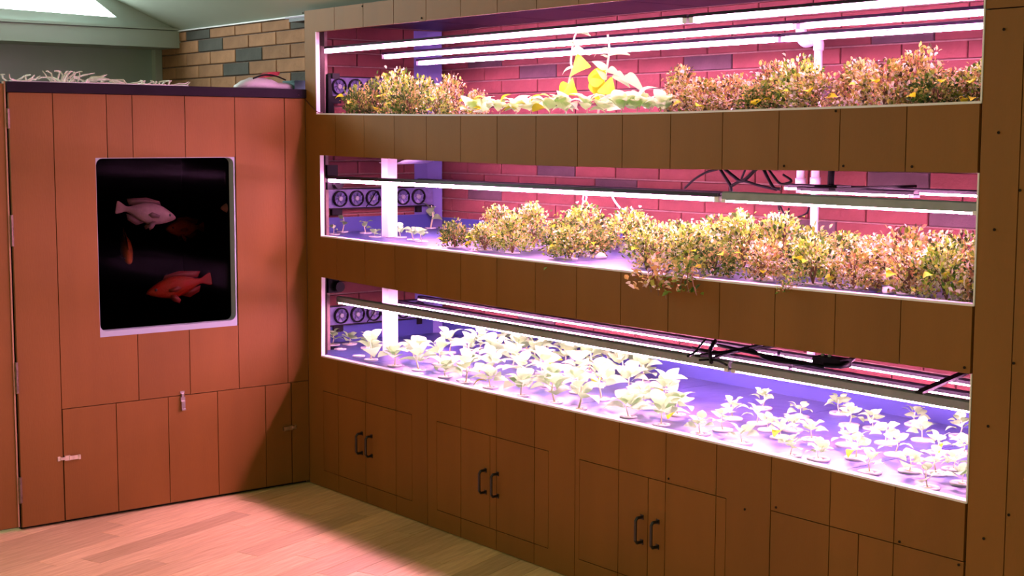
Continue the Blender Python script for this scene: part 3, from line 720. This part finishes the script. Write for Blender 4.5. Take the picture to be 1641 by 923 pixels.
tag(b.add(V, F).build('plastic_sheet', M['trim'], None, True, q), 'sagging white plastic sheet hanging over the middle fan rack', 'sheet')

# ================================================================== PLANTS
def leaf_mesh(name, m, n=7, wide=.42, fold=.12, curl=.25, heart=0.):
    """unit-length leaf along +x from its stalk"""
    V = []; F = []
    for i in range(n+1):
        t = i/n; w = wide*(math.sin(PI*min(1, t**(.75-.25*heart)))**.8)*(1.0 if t < 1 else 0); z = curl*math.sin(t*2.2)*.4-curl*t*t*.55
        w = max(w, .015)
        V += [(t, -w, z+fold*w), (t, 0, z), (t, w, z+fold*w)]
    for i in range(n): F += [(3*i, 3*i+1, 3*i+4, 3*i+3), (3*i+1, 3*i+2, 3*i+5, 3*i+4)]
    return MB().add(V, F).mesh(name, m, True)
LP = [leaf_mesh('leaf', M['paleleaf'], wide=.40, fold=.2, curl=.5), leaf_mesh('leaf', M['paleleaf'], wide=.48, fold=.1, curl=.8), leaf_mesh('leaf', M['paleleaf'], wide=.44, fold=.3, curl=.3)]
LL = [leaf_mesh('leaf', M['lettuceleaf'], wide=.48, fold=.15, curl=.5), leaf_mesh('leaf', M['lettuceleaf'], wide=.42, fold=.25, curl=.8)]
LY = [leaf_mesh('leaf', M['yellowleaf'], wide=.40, fold=.2, curl=.8)]
LS = [leaf_mesh('leaf', M['paleleaf'], n=4, wide=.52, fold=.1, curl=.4), leaf_mesh('leaf', M['paleleaf'], n=4, wide=.46, fold=.2, curl=.6)]
LH = leaf_mesh('leaf', M['yellowleaf'], n=10, wide=.44, fold=.12, curl=.5, heart=1.)
LHP = leaf_mesh('leaf', M['paleleaf'], n=9, wide=.18, fold=.3, curl=.4, heart=1.)
CUP = MB().lathe([(.012, -.004), (.016, .004), (.030, .005), (.0315, .003), (.030, -.0005)], 16).mesh('net_cup', M['cup'], True)
PLUG = MB().lathe([(.0, .006), (.010, .0065), (.014, .002)], 10).mesh('sponge_plug', M['stem'], True)
STEMS = [MB().tube([(0, 0, 0), (.15*s, .05, .5), (.1*s, -.05, 1)], [.055, .05, .03], 6).mesh('stem', M['stem'], True) for s in (-1, 1)]

def seedling(x, y, z, big, rs, yellow, disc=True):
    o = empty('seedling', (x, y, z)); o.rotation_euler = (0, 0, 0)
    if disc: inst('net_cup', CUP, o, (0, 0, 0), None, 1.25 if not big else 1.1)
    inst('sponge_plug', PLUG, o)
    h = rs.uniform(.03, .062) if not big else rs.uniform(.06, .10)
    inst('stem', rs.choice(STEMS), o, (0, 0, .004), (0, 0, rs.random()*6), (h*.8, h*.8, h))
    n = rs.choice((7, 8, 9)) if big else rs.choice((7, 8, 9))
    a0 = rs.random()*6
    for i in range(n):
        t = i/(n-1); a = a0+i*2.4+rs.uniform(-.3, .3)
        L = (rs.uniform(.075, .11) if big else rs.uniform(.042, .060))*(1-.35*t)
        el = .05+.75*t+rs.uniform(-.15, .2)
        zz = .012+h*(.35+.65*t)*.9
        inst('leaf', rs.choice(LP if big else LS), o, (.012*math.cos(a), .012*math.sin(a), zz), (rs.uniform(-.4, .4), -el, a), L)
    if yellow:
        a = -PI/2+rs.uniform(-.8, .8)
        inst('leaf', LY[0], o, (.012*math.cos(a), .012*math.sin(a), .03), (rs.uniform(-.3, .3), .25, a), rs.uniform(.06, .085) if big else .045)
    return o
rs = random.Random(21)
ZB = .661
small = [(1486, 783), (1393.6, 758), (1528, 753), (1311.7, 737), (1372, 735), (1434.6, 730), (1503, 726), (1458, 756), (1542, 776), (1538, 700), (1345, 663), (1399.5, 687.3), (1477.5, 706), (1356.6, 714), (1419, 711), (1361.4, 682), (1266, 731), (1222, 655), (1281, 669), (1251, 702), (1189, 711), (1174, 672), (1213, 680), (1466, 681), (1545, 727), (1231, 690), (1301, 705), (1158, 690), (1270, 690), (1122, 696), (1500, 760)]
spots = []
for px, py in small:
    p = at(px, py, 2, ZB); spots.append((p.x, p.y, False))
for r, y in enumerate((.10, .31, .52, .72, .90)):
    x = .42+.10*(r % 2)
    while x < 2.55-.24*r:
        xx, yy = x+rs.uniform(-.03, .03), y+rs.uniform(-.03, .03)
        if all((xx-a)**2+(yy-b)**2 > .09**2 for a, b, _ in spots): spots.append((xx, yy, True))
        x += .195
spots = [s for s in spots if .04 < s[1] < .95]
rowsd = {0: [], 1: [], 2: [], 3: []}
for s in spots: rowsd[min(3, max(0, int((s[1]+.02)/.235)))].append(s)
RN = ['front', 'second', 'third', 'back']
for r in range(4):
    for i, (x, y, big) in enumerate(sorted(rowsd[r])):
        o = seedling(x, y, ZB, big, rs, rs.random() < (.30 if big else .15))
        tag(o, '%s seedling, %s from the left in the %s row of the lowest tray' % ('leafy pale green' if big else 'small round-leaved pale', ORD[i], RN[r]), 'seedling', 'seedlings on the lowest shelf')
# empty net cups and small sprouts at the left end of the lowest tray
for i, (px, py) in enumerate(((575, 571), (545, 560), (668, 600), (742, 610))):
    p = at(px, py, 2, ZB); o = empty('net_cup', p, '%s net cup without a plant at the left of the lowest tray' % ('first', 'second', 'third', 'fourth')[(1, 0, 2, 3)[i]], 'net cup', 'bare net cups')
    inst('cup_ring', CUP, o, (0, 0, 0)); inst('sponge_plug', PLUG, o)
for i, (px, py) in enumerate(((533, 553), (560, 552), (590, 558))):
    p = at(px, py, 2, ZB); o = seedling(p.x, p.y, ZB, False, rs, False); tag(o, 'tiny sprout %s from the left end of the lowest tray' % ORD[i], 'sprout', 'tiny sprouts at the left')

# ---- bushy plants
def bush_meshes(mk, seed, R, H, n, droop=.0, lf=(.014, .027)):
    r = random.Random(seed); b = MB(); st = MB(); tips = []
    ns = 16
    for i in range(ns):
        a = 2*PI*i/ns+r.uniform(-.3, .3); el = r.uniform(.1, 1.0); rad = R*el*r.uniform(.7, 1.0); hh = H*(1-.45*el*el)*r.uniform(.75, 1.05)
        tip = Vector((rad*math.cos(a), rad*math.sin(a), hh)); mid = Vector((tip.x*.35, tip.y*.35, hh*.6)); pts = bez([(0, 0, 0), mid, tip], 4); tips.append(pts)
        st.tube(pts, [.0035-.0022*k/(len(pts)-1) for k in range(len(pts))], 4, False)
    cl = []
    for i in range(26):
        a = r.random()*6.283; u = r.uniform(-.25, 1.); rad = R*math.sqrt(max(.05, 1-max(0, u)**2))*r.uniform(.72, 1.0); cl.append(Vector((rad*math.cos(a), rad*math.sin(a), H*(.30+.66*u))))
    for i in range(n):
        c_ = cl[i % len(cl)] if r.random() < .78 else Vector((r.uniform(-.6, .6)*R, r.uniform(-.6, .6)*R, r.uniform(.1, .8)*H))
        p = c_+Vector((r.gauss(0, .022), r.gauss(0, .022), r.gauss(0, .018)))
        p.z = max(p.z, .008)
        out = Vector((p.x, p.y, .25*H+r.uniform(-.3, 1.)*H*.6)).normalized()
        d = (out+Vector((r.gauss(0, .55), r.gauss(0, .55), r.gauss(0, .45)))).normalized()
        nrm = (Vector((0, 0, 1))+Vector((r.gauss(0, .5), r.gauss(0, .5), r.gauss(0, .3)))).normalized(); sd = d.cross(nrm)
        if sd.length < .05: continue
        sd.normalize(); up = sd.cross(d); L = r.uniform(*lf); w = L*r.uniform(.26, .40)
        V = [p, p+d*L*.35+sd*w+up*w*.35, p+d*L*.45, p+d*L*.35-sd*w+up*w*.35, p+d*L*.72+sd*w*.8+up*w*.2, p+d*L*.72-sd*w*.8+up*w*.2, p+d*L-up*L*.15]
        b.add(V, [(0, 2, 1), (0, 3, 2), (1, 2, 6, 4), (2, 3, 5, 6)])
    return b.mesh('foliage', M[mk], False), st.mesh('stems', M['bushstem'])
BV = [bush_meshes('gold', 1, .125, .19, 1250), bush_meshes('gold', 2, .135, .17, 1300), bush_meshes('rust', 3, .13, .20, 1250), bush_meshes('rust', 4, .135, .17, 1250), bush_meshes('green', 5, .12, .15, 1050), bush_meshes('gold', 6, .125, .22, 1250), bush_meshes('rust', 7, .10, .24, 950)]
TR = bush_meshes('rust', 11, .075, .10, 170), bush_meshes('green', 12, .075, .09, 170)
BIG = [leaf_mesh('leaf', M['yellowleaf'], n=4, wide=.42, fold=.2, curl=.6)]
def bush(x, y, z, v, sc, rs, nleaf=2, scz=1., wd=.82):
    o = empty('leafy_bush', (x, y, z))
    rot = rs.random()*6.28; f, s = BV[v]
    inst('stems', s, o, (0, 0, 0), (0, 0, rot), (sc*wd, sc*wd, sc*scz)); stuff(inst('foliage', f, o, (0, 0, 0), (0, 0, rot), (sc*wd, sc*wd, sc*scz)))
    inst('net_cup', CUP, o, (0, 0, 0), None, 1.1)
    for i in range(nleaf):
        a = -PI/2+rs.uniform(-1.0, 1.0); rr = .085*sc
        inst('leaf', BIG[0], o, (rr*math.cos(a), rr*math.sin(a), rs.uniform(.03, .13)*sc*scz), (rs.uniform(-.5, .5), rs.uniform(-.5, .3), a), rs.uniform(.03, .042))
    return o
KIND = ['gold-green', 'gold-green', 'rust-pink', 'rust-pink', 'deep green', 'gold-green', 'tall rust-pink']
rs = random.Random(5)
ZM = 1.238
mid = {'front': [], 'middle': [], 'back': []}
for x in (1.02, 1.23, 1.42, 1.78, 2.24, 2.46, 2.64, 2.84, 3.04, 3.22, 3.42, 3.60, 3.74): mid['front'].append((x, rs.uniform(.12, .18)))
for x in (1.06, 1.30, 1.52, 1.72, 2.10, 2.32, 2.52, 2.72, 2.92, 3.12, 3.30, 3.50, 3.68): mid['middle'].append((x-.04, rs.uniform(.38, .45)))
for x in (.96, 1.20, 1.44, 1.70, 1.94, 2.16, 2.40, 2.62, 2.84, 3.06, 3.28): mid['back'].append((x-.1, rs.uniform(.64, .74)))
for row, L in mid.items():
    for i, (x, y) in enumerate(L):
        right = x > 2.75
        v = rs.choice((2, 3, 3, 4, 0)) if right else rs.choice((0, 1, 1, 5, 0, 4))
        sc = rs.uniform(.80, .96); scz = rs.uniform(.88, 1.12)
        if row == 'back': scz *= .9
        if row == 'front': sc *= .88
        if x < 1.3: sc *= .85
        o = bush(x, y, ZM, v, sc, rs, rs.choice((1, 2, 2)), scz)
        tag(o, '%s leafy bush, %s from the left in the %s row of the middle tray' % (KIND[v], ORD[i], row), 'plant', 'bushy plants on the middle shelf')
# plants trailing over the middle sill
def trailing(px, py, tm, label, drop):
    p = at(px, py, 1, -.004); o = empty('trailing_plant', (p.x, .03, W2B(p.x)+.006), label, 'plant')
    f, s = tm
    b = MB(); base = Vector((p.x, .03, W2B(p.x)+.008))
    for k in range(4):
        dx = (k-1.5)*.03; b.tube(bez([base, base+Vector((dx*.6, -.05, .012)), base+Vector((dx, -.065, -.02)), base+Vector((dx*1.3, -.06, -drop*(.7+.1*k)))], 5), .0022, 4)
    b.build('trailing_stems', M['bushstem'], o)
    stuff(inst('foliage', f, o, (0, -.05, -.012-.05), (0, 0, 1.), (1.05, .55, 1.1)))
    return o
trailing(1058, 452, TR[0], 'rusty plant trailing over the middle sill', .085)
trailing(1106, 452, TR[1], 'green plant trailing over the middle sill right of the rusty one', .06)
o = trailing(1262, 462, TR[1], 'tiny green sprig hanging over the middle sill near the tall pipe', .02); o.scale = (.35, .6, .35)
o = empty('leaf_scrap', at(876, 428, 1, -.004), 'pale dry leaf tip hanging below the middle sill at left', 'leaf'); inst('leaf', LHP, o, (0, 0, 0), (0, .9, 2.6), .05)
# sprouts and loose pieces at the left of the middle tray
def sprig(x, y, z, n, L, h, rs, label, mesh=None):
    o = empty('sprout', (x, y, z), label, 'sprout', 'sprouts at the left of the middle tray')
    inst('net_cup', CUP, o); inst('stem', STEMS[0], o, (0, 0, .003), (0, 0, rs.random()*6), (h*.7, h*.7, h))
    for i in range(n):
        a = i*2.4+rs.random(); inst('leaf', rs.choice(mesh or LP), o, (.006*math.cos(a), .006*math.sin(a), h*(.45+.5*i/n)), (rs.uniform(-.5, .5), -rs.uniform(.0, .9), a), L*rs.uniform(.8, 1.2))
    return o
for i, (px, py, n, L, h) in enumerate(((535, 376, 3, .03, .05), (549, 372, 3, .032, .085), (586, 374, 5, .035, .06), (601, 380, 4, .034, .03), (642, 381, 7, .042, .055), (662, 385, 6, .040, .06), (676, 388, 6, .04, .06), (690, 366, 5, .05, .12))):
    p = at(px, py, 2, ZM); sprig(p.x, p.y, ZM, n, L, h, rs, '%s pale sprout from the left end of the middle tray' % ORD[i])
for i, (px, py) in enumerate(((958, 409), (963, 414), (1425, 470), (1230, 452))):
    p = at(px, py, 2, ZM); tag(lumpy(lambda t: .004+.012*math.sin(PI*t), .05, 'pebble', M['pebble'], (p.x, p.y, ZM), 30+i, 10, 6), ['white pebble in the gap between bushes on the middle tray', 'smaller white pebble before the other one in the bush gap', 'pale lump at the foot of the right bushes on the middle tray', 'pale lump by the sill near the tall pipe on the middle tray'][i], 'pebble')

# ---- top shelf
ZTOP = 1.812
def topb(px, top, v, sc, y, label, nl=2):
    p = at(px, 150, 1, y); H = at(px, top, 1, y).z-ZTOP; h0 = (.19, .17, .20, .17, .15, .22, .24)[v]
    o = bush(p.x, y, ZTOP, v, sc, rs, nl, max(.5, H/(h0*sc)*.92), .66); tag(o, label, 'plant', 'bushy plants on the top shelf'); return o
topb(575, 140, 4, .85, .12, 'green and pink bush at the left end of the top tray')
topb(605, 128, 4, 1., .25, 'deep green bush second from the left on the top tray')
topb(638, 112, 0, 1.05, .22, 'tallest gold-green bush in the left group on the top tray')
topb(675, 124, 1, 1., .30, 'gold bush before the blue-grey post on the top tray')
topb(655, 140, 4, .9, .12, 'low green bush in front of the left group on the top tray')
topb(722, 124, 3, .8, .42, 'small rusty bush right of the blue-grey post on the top tray')
topb(700, 142, 1, .8, .15, 'low gold bush at the right end of the left group, top tray')
topb(765, 146, 3, .62, .30, 'tiny rusty bush left of the yellow lettuce on the top tray')
topb(1098, 108, 2, .95, .25, 'rust-pink bush right of the climbing vines on the top tray')
topb(1130, 130, 3, .95, .15, 'low rust-pink bush left of the dark brick, top tray')
topb(1172, 122, 3, .9, .30, 'pinkish bush left of the pipe bush on the top tray')
topb(1215, 133, 4, .9, .14, 'low green bush left of the white pipe on the top tray')
topb(1245, 100, 2, 1.0, .28, 'tall gold-pink bush left of the white elbow pipe, top tray')
topb(1280, 92, 0, 1.0, .20, 'tall golden bush just below the white elbow pipe')
topb(1308, 118, 2, .95, .16, 'rust-pink bush right of the white elbow pipe on the top tray')
topb(1385, 98, 2, 1.0, .24, 'wide rust-pink bush starting the right group on the top tray')
topb(1420, 100, 3, 1.0, .14, 'low wide pinkish bush in the right group on the top tray')
topb(1475, 72, 6, 1.05, .22, 'tallest rust-pink bush on the top tray, below the right light')
topb(1500, 118, 4, .95, .12, 'low green bush at the foot of the tallest top bush')
topb(1528, 112, 2, .9, .20, 'gold-pink bush near the right end of the top tray')
topb(1566, 100, 0, .9, .24, 'last gold-green bush at the right end of the top tray')
# lettuces along the sill
for i, (px, y, L, yl) in enumerate(((752, .10, .07, 1), (775, .16, .075, 0), (800, .12, .07, 1), (826, .2, .07, 0), (850, .12, .08, 1), (880, .10, .075, 0), (905, .16, .07, 0), (940, .12, .07, 0), (968, .18, .07, 0), (995, .10, .08, 0), (1020, .14, .08, 0), (1040, .20, .08, 0), (1058, .12, .07, 0))):
    p = at(px, 170, 1, y); o = empty('lettuce', (p.x, y, ZTOP), 'pale lettuce plant, %s from the left along the top sill' % ORD[i], 'lettuce', 'lettuces on the top shelf')
    inst('net_cup', CUP, o); inst('stem', STEMS[1], o, (0, 0, .003), None, (.03, .03, .04))
    for k in range(9):
        a = k*2.4+rs.random(); inst('leaf', rs.choice(LY if yl and k % 4 == 0 else LL), o, (.01*math.cos(a), .01*math.sin(a), .02+.004*k), (rs.uniform(-.4, .4), -rs.uniform(.05, 1.0), a), L*rs.uniform(.7, 1.1))
# climbing vines with large leaves
def vine(name, label, path, leaves, yv):
    P = [at(x, y, 1, yv) for x, y in path]; P[0].z = ZTOP
    o = empty(name, P[0], label, 'vine')
    MB().tube(bez(P, 6), .0042, 6).build('stem', M['stem'], o, True)
    for (x, y, x2, y2, pale) in leaves:
        a = at(x, y, 1, yv-.01); b = at(x2, y2, 1, yv-.025); d = b-a; L = d.length
        xa = d.normalized(); za = Vector((rs.uniform(-.2, .8), -1, rs.uniform(.0, .6) if not pale else rs.uniform(.6, 1.6))); za = (za-xa*za.dot(xa)).normalized()
        ya = za.cross(xa); R_ = Matrix((xa, ya, za)).transposed()
        inst('leaf', LHP if pale else LH, o, a-P[0], R_.to_euler(), L)
    return o
vine('climbing_vine', 'left climbing vine with bright yellow leaves before the top bricks', [(906, 175), (910, 150), (912, 130), (917, 112), (915, 100), (917, 80), (920, 62), (924, 52)],
     [(918, 108, 943, 105, 0), (917, 108, 900, 119, 1), (911, 134, 897, 155, 0), (911, 134, 924, 152, 0), (917, 82, 943, 86, 1), (920, 68, 905, 72, 1), (924, 54, 945, 55, 1), (907, 160, 918, 178, 1), (907, 160, 896, 176, 1)], .24)
vine('climbing_vine', 'right climbing vine with the largest yellow leaves before the top bricks', [(958, 175), (962, 150), (968, 130), (972, 112), (975, 92), (976, 75), (974, 55)],
     [(970, 133, 940, 140, 0), (968, 134, 955, 165, 0), (968, 134, 985, 152, 0), (970, 128, 940, 120, 0), (972, 112, 948, 97, 1), (973, 112, 995, 122, 1), (985, 118, 1008, 138, 1), (1000, 122, 1032, 146, 1), (974, 92, 962, 88, 1), (976, 90, 1007, 85, 1), (976, 80, 950, 90, 1), (972, 128, 955, 110, 1)], .26)
for o in bpy.data.objects:
    if '_o' in o: del o['_o']
